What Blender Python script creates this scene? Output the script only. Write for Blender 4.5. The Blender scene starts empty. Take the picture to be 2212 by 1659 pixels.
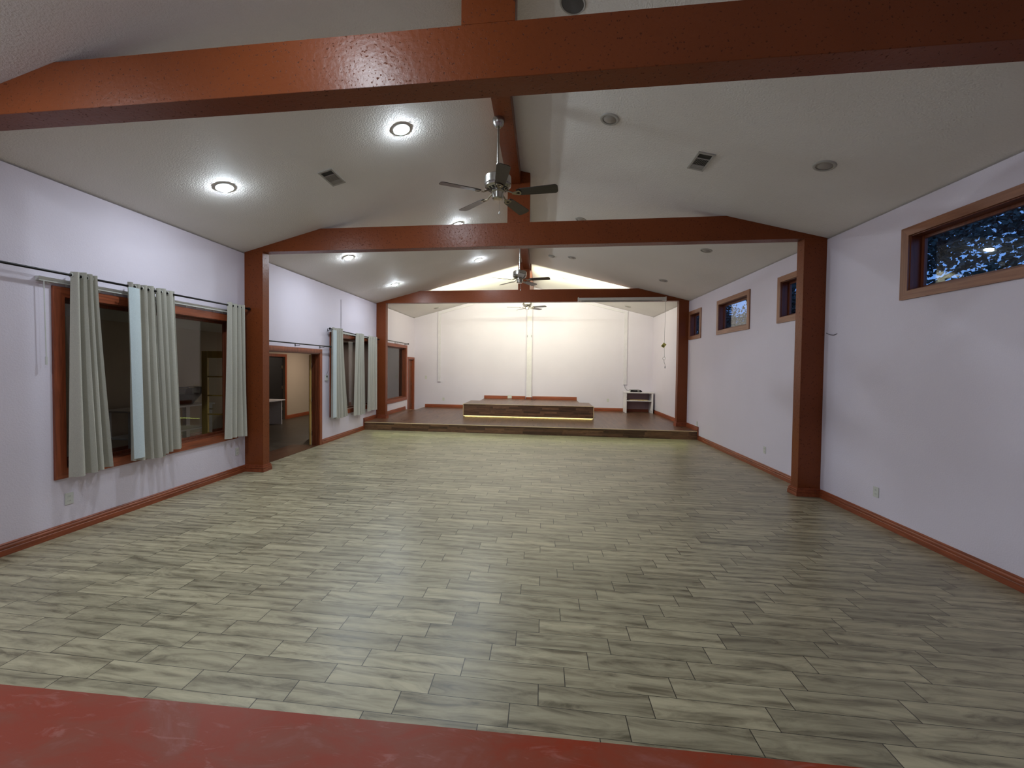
import bpy, bmesh, math, random
from mathutils import Vector, Matrix
random.seed(7)
PI = math.pi
C = bpy.context.scene.collection
S = bpy.context.scene

# ------------------------------------------------------------------ camera
F_PX = 883.0
YAW, PIT, ROL = 0.1195, 0.0231, 0.0108
fwd = Vector((-math.sin(YAW)*math.cos(PIT), math.cos(YAW)*math.cos(PIT), -math.sin(PIT)))
rgt = Vector((math.cos(YAW), math.sin(YAW), 0.0))
upv = rgt.cross(fwd)
r2 = math.cos(ROL)*rgt + math.sin(ROL)*upv
u2 = -math.sin(ROL)*rgt + math.cos(ROL)*upv
cam = bpy.data.cameras.new('camera')
cam.sensor_fit = 'HORIZONTAL'; cam.sensor_width = 36.0
cam.lens = 36.0*F_PX/2212.0
cam.shift_x = 0.01818; cam.shift_y = -0.00773
cam.clip_start = 0.02; cam.clip_end = 200
camo = bpy.data.objects.new('camera', cam); C.objects.link(camo)
m3 = Matrix((r2, u2, -fwd)).transposed()
camo.matrix_world = Matrix.Translation((0, 0, 1.805)) @ m3.to_4x4()
S.camera = camo

# ------------------------------------------------------------------ view, sky, lights' levels
S.view_settings.view_transform = 'Standard'
S.view_settings.look = 'None'
S.view_settings.exposure = 0.0
S.view_settings.gamma = 1.0
S.view_settings.use_curve_mapping = False
w = bpy.data.worlds.new('dusk_sky'); S.world = w; w.use_nodes = True
wb = w.node_tree.nodes['Background']
wb.inputs[0].default_value = (0.16, 0.36, 0.90, 1); wb.inputs[1].default_value = 1.0
LED_L = 555.0          # radiance of the lit downlight lenses
STAGE_W = 188.0         # watts of the light bar behind the stage truss
STRIP_W = 1.5          # watts of the strip under the raised platform
NOSE_W = 2.2           # watts of the strip under the stage edge
BACKROOM_W = 36.0

# ------------------------------------------------------------------ measured layout (metres)
XL, XR, H = -4.951, 3.9465, 3.661
XM = (XL+XR)/2
SL = 0.262
ZR = H + SL*(XM-XL)
YF, YB = -1.0, 15.385
Y1, Y2, Y3 = 2.652, 6.2975, 11.747
YS, HS = 10.915, 0.2173
WT = 0.15
XFAR = -8.4
def zc(x): return ZR - SL*abs(x-XM)

# ------------------------------------------------------------------ node helpers
def mat(name):
    m = bpy.data.materials.new(name); m.use_nodes = True
    nt = m.node_tree; b = nt.nodes['Principled BSDF']
    return m, nt, b
def nd(nt, typ, **kw):
    n = nt.nodes.new(typ)
    for k, v in kw.items(): setattr(n, k, v)
    return n
def ln(nt, a, b): nt.links.new(a, b)
def math_n(nt, op, a, b=None, c=None):
    n = nd(nt, 'ShaderNodeMath', operation=op)
    for i, v in enumerate((a, b, c)):
        if v is None: continue
        if isinstance(v, (int, float)): n.inputs[i].default_value = v
        else: ln(nt, v, n.inputs[i])
    return n.outputs[0]
def mixc(nt, fac, a, b, mode='MIX'):
    n = nd(nt, 'ShaderNodeMix', data_type='RGBA', blend_type=mode)
    if isinstance(fac, (int, float)): n.inputs[0].default_value = fac
    else: ln(nt, fac, n.inputs[0])
    for i, v in ((6, a), (7, b)):
        if isinstance(v, tuple): n.inputs[i].default_value = (*v[:3], 1)
        else: ln(nt, v, n.inputs[i])
    return n.outputs[2]
def ramp(nt, fac, stops):
    n = nd(nt, 'ShaderNodeValToRGB')
    cr = n.color_ramp
    while len(cr.elements) < len(stops): cr.elements.new(0.5)
    for e, (p, c) in zip(cr.elements, stops):
        e.position = p; e.color = (*c, 1) if len(c) == 3 else c
    ln(nt, fac, n.inputs[0]); return n.outputs[0]
def noise(nt, vec, scale, detail=3, rough=0.5, dist=0.0):
    n = nd(nt, 'ShaderNodeTexNoise')
    n.inputs['Scale'].default_value = scale; n.inputs['Detail'].default_value = detail
    n.inputs['Roughness'].default_value = rough; n.inputs['Distortion'].default_value = dist
    if vec is not None: ln(nt, vec, n.inputs['Vector'])
    return n.outputs['Fac']
def bump(nt, b, height, strength, dist):
    n = nd(nt, 'ShaderNodeBump'); n.inputs['Strength'].default_value = strength
    n.inputs['Distance'].default_value = dist
    ln(nt, height, n.inputs['Height']); ln(nt, n.outputs[0], b.inputs['Normal'])
def pos(nt): return nd(nt, 'ShaderNodeNewGeometry').outputs['Position']
def objc(nt): return nd(nt, 'ShaderNodeTexCoord').outputs['Object']
def mapping(nt, vec, scale):
    n = nd(nt, 'ShaderNodeMapping'); n.inputs['Scale'].default_value = scale
    ln(nt, vec, n.inputs['Vector']); return n.outputs[0]

def plain(name, col, rough=0.5, metal=0.0, spec=0.5):
    m, nt, b = mat(name)
    b.inputs['Base Color'].default_value = (*col, 1)
    b.inputs['Roughness'].default_value = rough; b.inputs['Metallic'].default_value = metal
    b.inputs['Specular IOR Level'].default_value = spec
    v = noise(nt, objc(nt), 9.0, 3)
    c = mixc(nt, v, tuple(x*0.9 for x in col), tuple(min(1, x*1.1) for x in col))
    ln(nt, c, b.inputs['Base Color'])
    return m

def paint(name, col, rough, bscale, bstr, bdist, mottle=0.06):
    m, nt, b = mat(name)
    p = pos(nt)
    v = noise(nt, p, 0.9, 4)
    c = mixc(nt, v, tuple(x*(1-mottle) for x in col), tuple(x*(1+mottle) for x in col))
    ln(nt, c, b.inputs['Base Color'])
    b.inputs['Roughness'].default_value = rough; b.inputs['Specular IOR Level'].default_value = 0.3
    bump(nt, b, noise(nt, p, bscale, 3, 0.6), bstr, bdist)
    return m

M = {}
M['wall'] = paint('lavender_wall_paint', (0.735, 0.675, 0.765), 0.6, 75, 0.35, 0.006)
M['ceiling'] = paint('textured_ceiling_paint', (0.80, 0.765, 0.73), 0.7, 60, 0.7, 0.012)
M['far_wall'] = paint('beige_wall_paint', (0.46, 0.37, 0.29), 0.7, 75, 0.2, 0.005)

M['painted_dimness'] = paint('mauve_painted_dimness', (0.075, 0.055, 0.056), 0.7, 75, 0.2, 0.005)  # near-black mauve puts the dimness behind the second window into the colour

def beam_mat(name, base, rough):
    m, nt, b = mat(name); p = pos(nt)
    big = noise(nt, p, 1.6, 4)
    c = mixc(nt, big, tuple(x*0.85 for x in base), tuple(x*1.15 for x in base))
    sp = noise(nt, p, 55, 2, 0.5)
    pit = ramp(nt, sp, [(0.635, (0, 0, 0)), (0.69, (1, 1, 1))])
    c = mixc(nt, math_n(nt, 'MULTIPLY', pit, 0.7), c, tuple(x*0.25 for x in base))
    ln(nt, c, b.inputs['Base Color'])
    ln(nt, math_n(nt, 'ADD', math_n(nt, 'MULTIPLY', pit, 0.4), rough), b.inputs['Roughness'])
    b.inputs['Specular IOR Level'].default_value = 0.25
    hgt = math_n(nt, 'SUBTRACT', noise(nt, p, 28, 3), math_n(nt, 'MULTIPLY', pit, 0.6))
    bump(nt, b, hgt, 0.35, 0.006)
    return m
M['beam'] = beam_mat('rust_brown_beam_paint', (0.190, 0.045, 0.012), 0.35)

def wood(name, c0, c1, axis, rough=0.4, sc=1.0):
    m, nt, b = mat(name)
    s = [14*sc, 14*sc, 14*sc]; s[axis] = 0.9*sc
    v = mapping(nt, pos(nt), s)
    g = noise(nt, v, 2.2, 6, 0.6, 0.8)
    c = ramp(nt, g, [(0.3, c0), (0.7, c1)])
    ln(nt, c, b.inputs['Base Color']); b.inputs['Roughness'].default_value = rough
    bump(nt, b, g, 0.15, 0.002)
    return m
RED0, RED1 = (0.16, 0.036, 0.013), (0.36, 0.088, 0.032)
M['trim_y'] = wood('reddish_stained_trim_along_wall', RED0, RED1, 1)
M['trim_x'] = wood('reddish_stained_trim_across', RED0, RED1, 0)
M['trim_z'] = wood('reddish_stained_trim_upright', RED0, RED1, 2)
TAN0, TAN1 = (0.20, 0.075, 0.036), (0.36, 0.15, 0.075)
M['tan_y'] = wood('tan_brown_window_wood_long', TAN0, TAN1, 1)
M['tan_z'] = wood('tan_brown_window_wood_upright', TAN0, TAN1, 2)
M['oak'] = wood('golden_oak_door_wood', (0.40, 0.23, 0.05), (0.62, 0.38, 0.10), 2)
M['jamb'] = wood('dark_stained_jamb_wood', (0.11, 0.028, 0.012), (0.22, 0.06, 0.025), 2)
M['brown_door'] = wood('brown_door_wood', (0.12, 0.034, 0.014), (0.22, 0.065, 0.025), 2)
M['dark_door'] = plain('almost_black_door_paint', (0.012, 0.009, 0.008), 0.5)
M['ledge'] = None

def plank_floor(name, length, pitch, x0, y0, shift, light, dark, rough, grout, run_x=True, tone=0.35, gw=0.0028, swap_z=False, offs=None):
    """staggered planks laid from world position; joints at measured offsets"""
    m, nt, b = mat(name); p = pos(nt)
    sx = nd(nt, 'ShaderNodeSeparateXYZ'); ln(nt, p, sx.inputs[0])
    X, Y = (sx.outputs[0], sx.outputs[1]) if run_x else (sx.outputs[1], sx.outputs[0])
    if swap_z: X, Y = sx.outputs[0], sx.outputs[2]
    vy = math_n(nt, 'DIVIDE', math_n(nt, 'SUBTRACT', Y, y0), pitch)
    n = math_n(nt, 'FLOOR', vy); fy = math_n(nt, 'FRACT', vy)
    if offs is None:
        sh = math_n(nt, 'MULTIPLY', n, shift)
    else:
        wn0 = nd(nt, 'ShaderNodeTexWhiteNoise', noise_dimensions='1D'); ln(nt, n, wn0.inputs['W'])
        sh = wn0.outputs['Value']
    ux = math_n(nt, 'SUBTRACT', math_n(nt, 'DIVIDE', math_n(nt, 'SUBTRACT', X, x0), length), sh)
    k = math_n(nt, 'FLOOR', ux); fx = math_n(nt, 'FRACT', ux)
    cid = nd(nt, 'ShaderNodeCombineXYZ'); ln(nt, k, cid.inputs[0]); ln(nt, n, cid.inputs[1])
    wn = nd(nt, 'ShaderNodeTexWhiteNoise', noise_dimensions='3D'); ln(nt, cid.outputs[0], wn.inputs['Vector'])
    rnd = wn.outputs['Value']
    # grain, its own stretch of board on every plank
    gv = nd(nt, 'ShaderNodeCombineXYZ')
    ln(nt, math_n(nt, 'ADD', math_n(nt, 'MULTIPLY', X, 1.0), math_n(nt, 'MULTIPLY', rnd, 37.0)), gv.inputs[0])
    ln(nt, math_n(nt, 'ADD', math_n(nt, 'MULTIPLY', Y, 5.5), math_n(nt, 'MULTIPLY', rnd, 91.0)), gv.inputs[1])
    ln(nt, math_n(nt, 'MULTIPLY', rnd, 13.0), gv.inputs[2])
    g1 = noise(nt, gv.outputs[0], 2.1, 7, 0.66, 1.9)
    wv = nd(nt, 'ShaderNodeTexWave', wave_type='BANDS', bands_direction='Y')
    wv.inputs['Scale'].default_value = 0.55; wv.inputs['Distortion'].default_value = 11.0
    wv.inputs['Detail'].default_value = 4.0; wv.inputs['Detail Scale'].default_value = 0.55
    ln(nt, gv.outputs[0], wv.inputs['Vector'])
    g = math_n(nt, 'ADD', math_n(nt, 'MULTIPLY', g1, 0.86), math_n(nt, 'MULTIPLY', wv.outputs['Fac'], 0.14))
    c = ramp(nt, g, [(0.30, dark), (0.5, tuple((a+2*b_)/3 for a, b_ in zip(dark, light))), (0.66, light)])
    tn = math_n(nt, 'ADD', math_n(nt, 'MULTIPLY', rnd, tone), 1.0-tone/2)
    vm = nd(nt, 'ShaderNodeVectorMath', operation='SCALE'); ln(nt, c, vm.inputs[0]); ln(nt, tn, vm.inputs['Scale'])
    c = vm.outputs[0]
    ex = math_n(nt, 'MULTIPLY', math_n(nt, 'MINIMUM', fx, math_n(nt, 'SUBTRACT', 1.0, fx)), length)
    ey = math_n(nt, 'MULTIPLY', math_n(nt, 'MINIMUM', fy, math_n(nt, 'SUBTRACT', 1.0, fy)), pitch)
    e = math_n(nt, 'MINIMUM', ex, math_n(nt, 'MULTIPLY', ey, 1.6))
    gm = math_n(nt, 'LESS_THAN', e, gw/2)
    c = mixc(nt, gm, c, grout)
    ln(nt, c, b.inputs['Base Color'])
    rr = math_n(nt, 'ADD', rough, math_n(nt, 'MULTIPLY', math_n(nt, 'SUBTRACT', g, 0.5), 0.15))
    ln(nt, rr, b.inputs['Roughness'])
    hh = math_n(nt, 'SUBTRACT', math_n(nt, 'MULTIPLY', g, 0.25), gm)
    bump(nt, b, hh, 0.3, 0.002)
    return m
M['floor'] = plank_floor('grey_wood_look_tile', 0.6027, 0.1511, 0.0, 2.001-3*0.1511, 0.25,
                         (0.435, 0.385, 0.252), (0.135, 0.112, 0.068), 0.35, (0.035, 0.030, 0.02), gw=0.005)
M['stage'] = plank_floor('brown_stage_laminate', 0.55, 0.065, XL, 0.0, 0.37,
                         (0.165, 0.088, 0.050), (0.075, 0.036, 0.020), 0.30, (0.035, 0.017, 0.01), run_x=False, tone=0.5, gw=0.0015, offs=1)
M['riser'] = plank_floor('brown_riser_laminate', 0.52, 0.0633, 0.0, HS, 0.37,
                         (0.19, 0.098, 0.050), (0.075, 0.036, 0.018), 0.38, (0.035, 0.017, 0.01), tone=0.9, gw=0.0015, swap_z=True, offs=1)
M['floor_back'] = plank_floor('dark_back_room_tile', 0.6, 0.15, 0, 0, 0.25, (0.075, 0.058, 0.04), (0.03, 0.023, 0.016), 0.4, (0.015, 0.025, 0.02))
M['threshold'] = wood('reddish_threshold_wood', (0.05, 0.017, 0.007), (0.13, 0.045, 0.018), 1, 0.35)
M['nosing'] = plain('pale_bronze_edge_strip', (0.72, 0.56, 0.32), 0.35)

def ledge_mat():
    m, nt, b = mat('scuffed_red_ledge_paint'); p = pos(nt)
    n1 = noise(nt, mapping(nt, p, (5, 9, 5)), 1.0, 5, 0.65, 0.6)
    c = ramp(nt, n1, [(0.40, (0.30, 0.040, 0.013)), (0.55, (0.27, 0.060, 0.030)), (0.68, (0.32, 0.105, 0.080))])
    sc = noise(nt, mapping(nt, p, (7, 24, 7)), 1.3, 4, 0.7, 1.2)
    s2 = ramp(nt, sc, [(0.57, (0, 0, 0)), (0.70, (1, 1, 1))])
    c = mixc(nt, math_n(nt, 'MULTIPLY', s2, 0.5), c, (0.44, 0.17, 0.14))
    ln(nt, c, b.inputs['Base Color']); b.inputs['Roughness'].default_value = 0.42
    b.inputs['Specular IOR Level'].default_value = 0.22
    bump(nt, b, noise(nt, p, 160, 2), 0.1, 0.001)
    return m
M['ledge'] = ledge_mat()

def fabric(name, col):
    m, nt, b = mat(name)
    t = objc(nt)
    a = noise(nt, mapping(nt, t, (160, 160, 420)), 1.0, 2)
    c = mixc(nt, a, tuple(x*0.62 for x in col), tuple(x*1.3 for x in col))
    ln(nt, c, b.inputs['Base Color']); b.inputs['Roughness'].default_value = 0.9
    b.inputs['Specular IOR Level'].default_value = 0.15
    b.inputs['Sheen Weight'].default_value = 0.25
    bump(nt, b, a, 0.25, 0.002)
    return m
M['curtain'] = fabric('grey_green_curtain_weave', (0.50, 0.48, 0.415))
M['lining'] = fabric('pale_blue_curtain_lining', (0.55, 0.63, 0.66))
M['black'] = plain('black_metal', (0.012, 0.011, 0.012), 0.35, 0.6)
M['white'] = plain('white_plastic', (0.62, 0.62, 0.58), 0.45)
M['white_paint'] = plain('white_paint', (0.74, 0.70, 0.72), 0.5)
M['race'] = plain('raceway_paint', (0.72, 0.675, 0.73), 0.5)
M['slot'] = plain('dark_slot', (0.02, 0.02, 0.02), 0.6)
M['nickel'] = plain('brushed_nickel', (0.42, 0.40, 0.37), 0.27, 1.0)
M['brass'] = plain('antique_brass_metal', (0.30, 0.26, 0.19), 0.38, 1.0)
M['blade'] = wood('espresso_fan_blade', (0.016, 0.010, 0.008), (0.034, 0.022, 0.017), 0, 0.30)
M['screen'] = plain('off_white_screen_case', (0.62, 0.59, 0.54), 0.45)
M['off_lens'] = plain('grey_unlit_lens', (0.34, 0.31, 0.28), 0.45)
M['vent_white'] = plain('grille_paint', (0.42, 0.40, 0.37), 0.5)
M['speaker'] = plain('dark_grey_speaker_mesh', (0.085, 0.08, 0.078), 0.7)
M['cord'] = plain('grey_cord', (0.22, 0.22, 0.25), 0.6)
M['dark_cord'] = plain('dark_cord', (0.07, 0.06, 0.06), 0.6)
M['tape'] = plain('yellow_card', (0.55, 0.47, 0.10), 0.6)
M['stick'] = plain('pale_yellow_wood', (0.60, 0.42, 0.14), 0.5)
M['bowl'] = plain('dark_glazed_bowl', (0.05, 0.03, 0.028), 0.3)
M['leaf'] = plain('dark_leaf', (0.030, 0.060, 0.050), 0.6)
M['bark'] = plain('tree_bark', (0.05, 0.04, 0.03), 0.9)
M['ground'] = plain('night_ground', (0.05, 0.05, 0.04), 0.9)
M['shelf_back'] = plain('mauve_shelf_back', (0.30, 0.20, 0.22), 0.6)  # mauve base colour of the shelf unit's back panel

def emis(name, col, s):
    m, nt, b = mat(name)
    b.inputs['Base Color'].default_value = (0.8, 0.8, 0.8, 1)
    b.inputs['Emission Color'].default_value = (*col, 1); b.inputs['Emission Strength'].default_value = s
    return m
M['led'] = emis('cool_white_led_lens', (0.80, 0.91, 1.0), LED_L)
M['strip'] = emis('warm_yellow_led_strip', (1.0, 0.84, 0.36), 2.2)
M['bar'] = emis('warm_white_led_bar', (1.0, 0.88, 0.55), 6.0)

def glass():
    m, nt, b = mat('window_glass'); nt.nodes.remove(b)
    out = nt.nodes['Material Output']
    tr = nd(nt, 'ShaderNodeBsdfTransparent'); tr.inputs[0].default_value = (0.93, 0.95, 0.94, 1)
    gl = nd(nt, 'ShaderNodeBsdfGlossy'); gl.inputs['Roughness'].default_value = 0.015
    ge = nd(nt, 'ShaderNodeNewGeometry'); dt = nd(nt, 'ShaderNodeVectorMath', operation='DOT_PRODUCT')
    ln(nt, ge.outputs['Incoming'], dt.inputs[0]); ln(nt, ge.outputs['Normal'], dt.inputs[1])
    k = math_n(nt, 'POWER', math_n(nt, 'SUBTRACT', 1.0, math_n(nt, 'ABSOLUTE', dt.outputs['Value'])), 5.0)
    fr = math_n(nt, 'ADD', math_n(nt, 'MULTIPLY', k, 0.955), 0.045)       # Schlick reflectance of glass
    mx = nd(nt, 'ShaderNodeMixShader')
    ln(nt, fr, mx.inputs[0]); ln(nt, tr.outputs[0], mx.inputs[1]); ln(nt, gl.outputs[0], mx.inputs[2])
    ln(nt, mx.outputs[0], out.inputs[0])
    return m
M['glass'] = glass()

# ------------------------------------------------------------------ mesh helpers
def NB(): return bmesh.new()
def box(bm, x0, x1, y0, y1, z0, z1):
    v = [bm.verts.new((x, y, z)) for x in (x0, x1) for y in (y0, y1) for z in (z0, z1)]
    for f in ((0, 1, 3, 2), (4, 6, 7, 5), (0, 4, 5, 1), (2, 3, 7, 6), (0, 2, 6, 4), (1, 5, 7, 3)):
        bm.faces.new([v[i] for i in f])
    return v
def prism(bm, poly, a0, a1, axis):
    """extrude a 2-D polygon along an axis: axis 1 -> poly is (x,z); axis 0 -> (y,z); axis 2 -> (x,y)"""
    def P(p, a):
        return (p[0], a, p[1]) if axis == 1 else ((a, p[0], p[1]) if axis == 0 else (p[0], p[1], a))
    A = [bm.verts.new(P(p, a0)) for p in poly]; B = [bm.verts.new(P(p, a1)) for p in poly]
    n = len(poly)
    bm.faces.new(A[::-1]); bm.faces.new(B)
    for i in range(n):
        bm.faces.new((A[i], A[(i+1) % n], B[(i+1) % n], B[i]))
def lathe(bm, prof, seg=24, cx=0, cy=0, cz=0):
    rings = []
    for r, z in prof:
        if r < 1e-6: rings.append([bm.verts.new((cx, cy, cz+z))])
        else: rings.append([bm.verts.new((cx+r*math.cos(2*PI*i/seg), cy+r*math.sin(2*PI*i/seg), cz+z)) for i in range(seg)])
    for a, b in zip(rings, rings[1:]):
        for i in range(seg):
            j = (i+1) % seg
            if len(a) == 1 and len(b) == 1: continue
            if len(a) == 1: bm.faces.new((a[0], b[j], b[i]))
            elif len(b) == 1: bm.faces.new((a[i], a[j], b[0]))
            else: bm.faces.new((a[i], a[j], b[j], b[i]))
def tube(bm, pts, r, seg=8, taper=None):
    pts = [Vector(p) for p in pts]; rings = []
    for i, p in enumerate(pts):
        d = (pts[min(i+1, len(pts)-1)] - pts[max(i-1, 0)]).normalized()
        ref = Vector((0, 0, 1)) if abs(d.z) < 0.9 else Vector((1, 0, 0))
        s = d.cross(ref).normalized(); t = d.cross(s).normalized()
        rr = r if taper is None else r + (taper-r)*i/(len(pts)-1)
        rings.append([bm.verts.new(p + rr*(math.cos(2*PI*k/seg)*s + math.sin(2*PI*k/seg)*t)) for k in range(seg)])
    for a, b in zip(rings, rings[1:]):
        for k in range(seg):
            bm.faces.new((a[k], a[(k+1) % seg], b[(k+1) % seg], b[k]))
    bm.faces.new(rings[0][::-1]); bm.faces.new(rings[-1])
def ball(bm, c, r, seg=12):
    prof = [(r*math.sin(PI*i/8), -r*math.cos(PI*i/8)) for i in range(9)]
    prof[0] = (0, -r); prof[-1] = (0, r)
    lathe(bm, prof, seg, *c)
def wall_cells(bm, axis, a0, a1, ulim, vlim, holes):
    """slab normal to axis (0 or 1) between a0 and a1, with rectangular holes (u0,u1,v0,v1)"""
    us = sorted({*ulim, *[h[0] for h in holes], *[h[1] for h in holes]})
    vs = sorted({*vlim, *[h[2] for h in holes], *[h[3] for h in holes]})
    def solid(i, j):
        if not (0 <= i < len(us)-1 and 0 <= j < len(vs)-1): return False
        u, v = (us[i]+us[i+1])/2, (vs[j]+vs[j+1])/2
        return not any(h[0] < u < h[1] and h[2] < v < h[3] for h in holes)
    cache = {}
    def V(a, u, v):
        k = (a, u, v)
        if k not in cache: cache[k] = bm.verts.new((a, u, v) if axis == 0 else (u, a, v))
        return cache[k]
    for i in range(len(us)-1):
        for j in range(len(vs)-1):
            if not solid(i, j): continue
            u0, u1, v0, v1 = us[i], us[i+1], vs[j], vs[j+1]
            for a in (a0, a1): bm.faces.new((V(a, u0, v0), V(a, u1, v0), V(a, u1, v1), V(a, u0, v1)))
            if not solid(i-1, j): bm.faces.new((V(a0, u0, v0), V(a1, u0, v0), V(a1, u0, v1), V(a0, u0, v1)))
            if not solid(i+1, j): bm.faces.new((V(a0, u1, v0), V(a1, u1, v0), V(a1, u1, v1), V(a0, u1, v1)))
            if not solid(i, j-1): bm.faces.new((V(a0, u0, v0), V(a1, u0, v0), V(a1, u1, v0), V(a0, u1, v0)))
            if not solid(i, j+1): bm.faces.new((V(a0, u0, v1), V(a1, u0, v1), V(a1, u1, v1), V(a0, u1, v1)))

ROOT = {}
def finish(name, bm, m, loc, smooth=None, bevel=0.0):
    bmesh.ops.recalc_face_normals(bm, faces=bm.faces)
    if bevel:
        es = [e for e in bm.edges if len(e.link_faces) == 2 and e.calc_face_angle(0) > 0.6]
        bmesh.ops.bevel(bm, geom=es, offset=bevel, segments=2, affect='EDGES', clamp_overlap=True)
    if loc is not None: bmesh.ops.translate(bm, verts=bm.verts, vec=-Vector(loc))
    me = bpy.data.meshes.new(name); bm.to_mesh(me); bm.free()
    if smooth:
        me.polygons.foreach_set('use_smooth', [True]*len(me.polygons))
        try: me.set_sharp_from_angle(angle=smooth)
        except Exception: pass
    for mm in (m if isinstance(m, (list, tuple)) else [m]): me.materials.append(mm)
    o = bpy.data.objects.new(name, me); C.objects.link(o)
    return o
def part(name, bm, m, parent, smooth=None, bevel=0.0, label=None, local=False):
    """mesh given in world coordinates (or the thing's own when local) under a thing or a part"""
    loc = None if local else ROOT.get(parent.name, Vector((0, 0, 0)))
    o = finish(name, bm, m, loc, smooth, bevel)
    o.parent = parent; ROOT[o.name] = ROOT.get(parent.name, Vector((0, 0, 0)))
    if label: o['label'] = label
    return o
def tag(o, label, cat, group=None):
    o['label'] = label; o['category'] = cat
    if group: o['group'] = group
    return o
def thing(name, label, cat, loc, group=None, rotz=0.0):
    o = bpy.data.objects.new(name, None); C.objects.link(o)
    o.location = loc; o.rotation_euler = (0, 0, rotz); o.empty_display_size = 0.1
    ROOT[o.name] = Vector(loc)
    return tag(o, label, cat, group)
def single(name, bm, m, label, cat, group=None, loc=None, smooth=None, bevel=0.0):
    if loc is None:
        xs = [v.co for v in bm.verts]
        loc = Vector((sum(v.x for v in xs)/len(xs), sum(v.y for v in xs)/len(xs), min(v.z for v in xs)))
    o = finish(name, bm, m, loc, smooth, bevel); o.location = loc; ROOT[o.name] = Vector(loc)
    return tag(o, label, cat, group)
def struct(name, bm, m, smooth=None, bevel=0.0):
    o = finish(name, bm, m, None, smooth, bevel); o['kind'] = 'structure'; ROOT[o.name] = Vector((0, 0, 0))
    return o
def struct_empty(name, loc):
    o = bpy.data.objects.new(name, None); C.objects.link(o); o.location = loc; o['kind'] = 'structure'
    ROOT[o.name] = Vector(loc); return o
def copy_tree(src, parent=None):
    c = src.copy(); C.objects.link(c)
    if parent: c.parent = parent
    for ch in list(src.children): copy_tree(ch, c)
    return c

# ================================================================== SHELL
bm = NB(); box(bm, XL, XR+WT, YF, YB+WT, -0.12, 0.0); struct('floor', bm, M['floor'])

bm = NB()
xa, xb = XL-WT, XR+WT
prism(bm, [(xa, H-SL*WT), (XM, ZR), (xb, H-SL*WT), (xb, H-SL*WT+0.12), (XM, ZR+0.12), (xa, H-SL*WT+0.12)], YF-WT, YB+WT, 1)
struct('ceiling', bm, M['ceiling'])

# openings: (y0, y1, z0, z1)
W1 = (3.69, 6.02, 0.69, 2.48); W2 = (9.14, 11.52, 0.67, 2.48); W3 = (12.05, 14.42, 0.66, 2.445)
D1 = (6.56, 8.60, 0.0, 2.06); D2 = (14.69, 15.31, 0.0, 2.05)
bm = NB(); wall_cells(bm, 0, XL-WT, XL, (YF-WT, YB+WT), (-0.0, H-0.02), [W1, W2, W3, D1, D2]); struct('wall_left', bm, M['wall'])
R4 = (2.95, 4.98, 2.675, 3.28); R3 = (6.56, 7.385, 2.675, 3.27); R2 = (8.50, 9.815, 2.67, 3.26); R1 = (10.93, 11.60, 2.67, 3.26)
bm = NB(); wall_cells(bm, 0, XR, XR+WT, (YF-WT, YB+WT), (-0.0, H-0.02), [R1, R2, R3, R4]); struct('wall_right', bm, M['wall'])
for nm, ya, yb in (('wall_back', YB, YB+WT), ('wall_front', YF-WT, YF)):
    bm = NB(); prism(bm, [(XL, 0), (XR, 0), (XR, H-0.005), (XM, ZR-0.005), (XL, H-0.005)], ya, yb, 1); struct(nm, bm, M['wall'])

# ------------------------------------------------------------------ back room through the left openings
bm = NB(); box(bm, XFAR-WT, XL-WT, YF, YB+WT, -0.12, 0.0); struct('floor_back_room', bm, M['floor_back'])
bm = NB(); box(bm, XFAR-WT, XL-WT, YF, YB+WT, 2.62, 2.72); struct('ceiling_back_room', bm, M['ceiling'])
DF = (11.62, 12.50, 0.0, 2.05)
bm = NB(); wall_cells(bm, 0, XFAR-WT, XFAR, (YF, YB+WT), (0, 2.62), [DF]); struct('wall_far_room', bm, M['far_wall'])
bm = NB(); box(bm, XFAR, XL-WT, YB, YB+WT, 0, 2.62); struct('wall_back_room_end', bm, M['far_wall'])
bm = NB(); box(bm, XFAR, XL-WT, 14.05, 14.15, 0, 2.62); struct('wall_back_room_added_darkener', bm, M['painted_dimness'])  # added partition, coloured dark so the second window looks onto a dim room
bm = NB(); box(bm, XFAR, XL-WT, YF-WT, YF, 0, 2.62); struct('wall_back_room_near', bm, M['far_wall'])

# ------------------------------------------------------------------ baseboards
BPROF = [(0, 0), (0.022, 0), (0.022, 0.052), (0.0165, 0.060), (0.020, 0.067), (0.020, 0.082), (0.012, 0.094), (0.014, 0.104), (0.006, 0.113), (0, 0.115)]
def base_run_y(bm, x, y0, y1, side, z=0.0, prof=BPROF):
    prism(bm, [(x+side*d, z+h) for d, h in prof], y0, y1, 1)
def base_run_x(bm, y, x0, x1, side, z=0.0, prof=BPROF):
    prism(bm, [(y+side*d, z+h) for d, h in prof], x0, x1, 0)
bm = NB()
for a, b in ((YF, 2.62), (2.86, 6.27), (8.70, 10.875)): base_run_y(bm, XL, a, b, 1)
base_run_y(bm, XL, 10.875, 11.72, 1, HS); base_run_y(bm, XL, 11.92, 14.37, 1, HS)
box(bm, XL, XL+0.022, 10.865, 10.913, 0.0, HS+0.112)
struct('baseboard_left', bm, M['trim_y'])
bm = NB()
for a, b in ((YF, 2.62), (2.86, 6.27), (6.49, 10.875)): base_run_y(bm, XR, a, b, -1)
base_run_y(bm, XR, 10.875, 11.72, -1, HS); base_run_y(bm, XR, 11.92, 15.385, -1, HS)
box(bm, XR-0.022, XR, 10.865, 10.913, 0.0, HS+0.112)
struct('baseboard_right', bm, M['trim_y'])
bm = NB()
PX0, PX1, PZ = -2.19, 1.27, 0.597
base_run_x(bm, YB, -4.50, PX0, -1, HS); base_run_x(bm, YB, PX1, XR-0.022, -1, HS)
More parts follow.
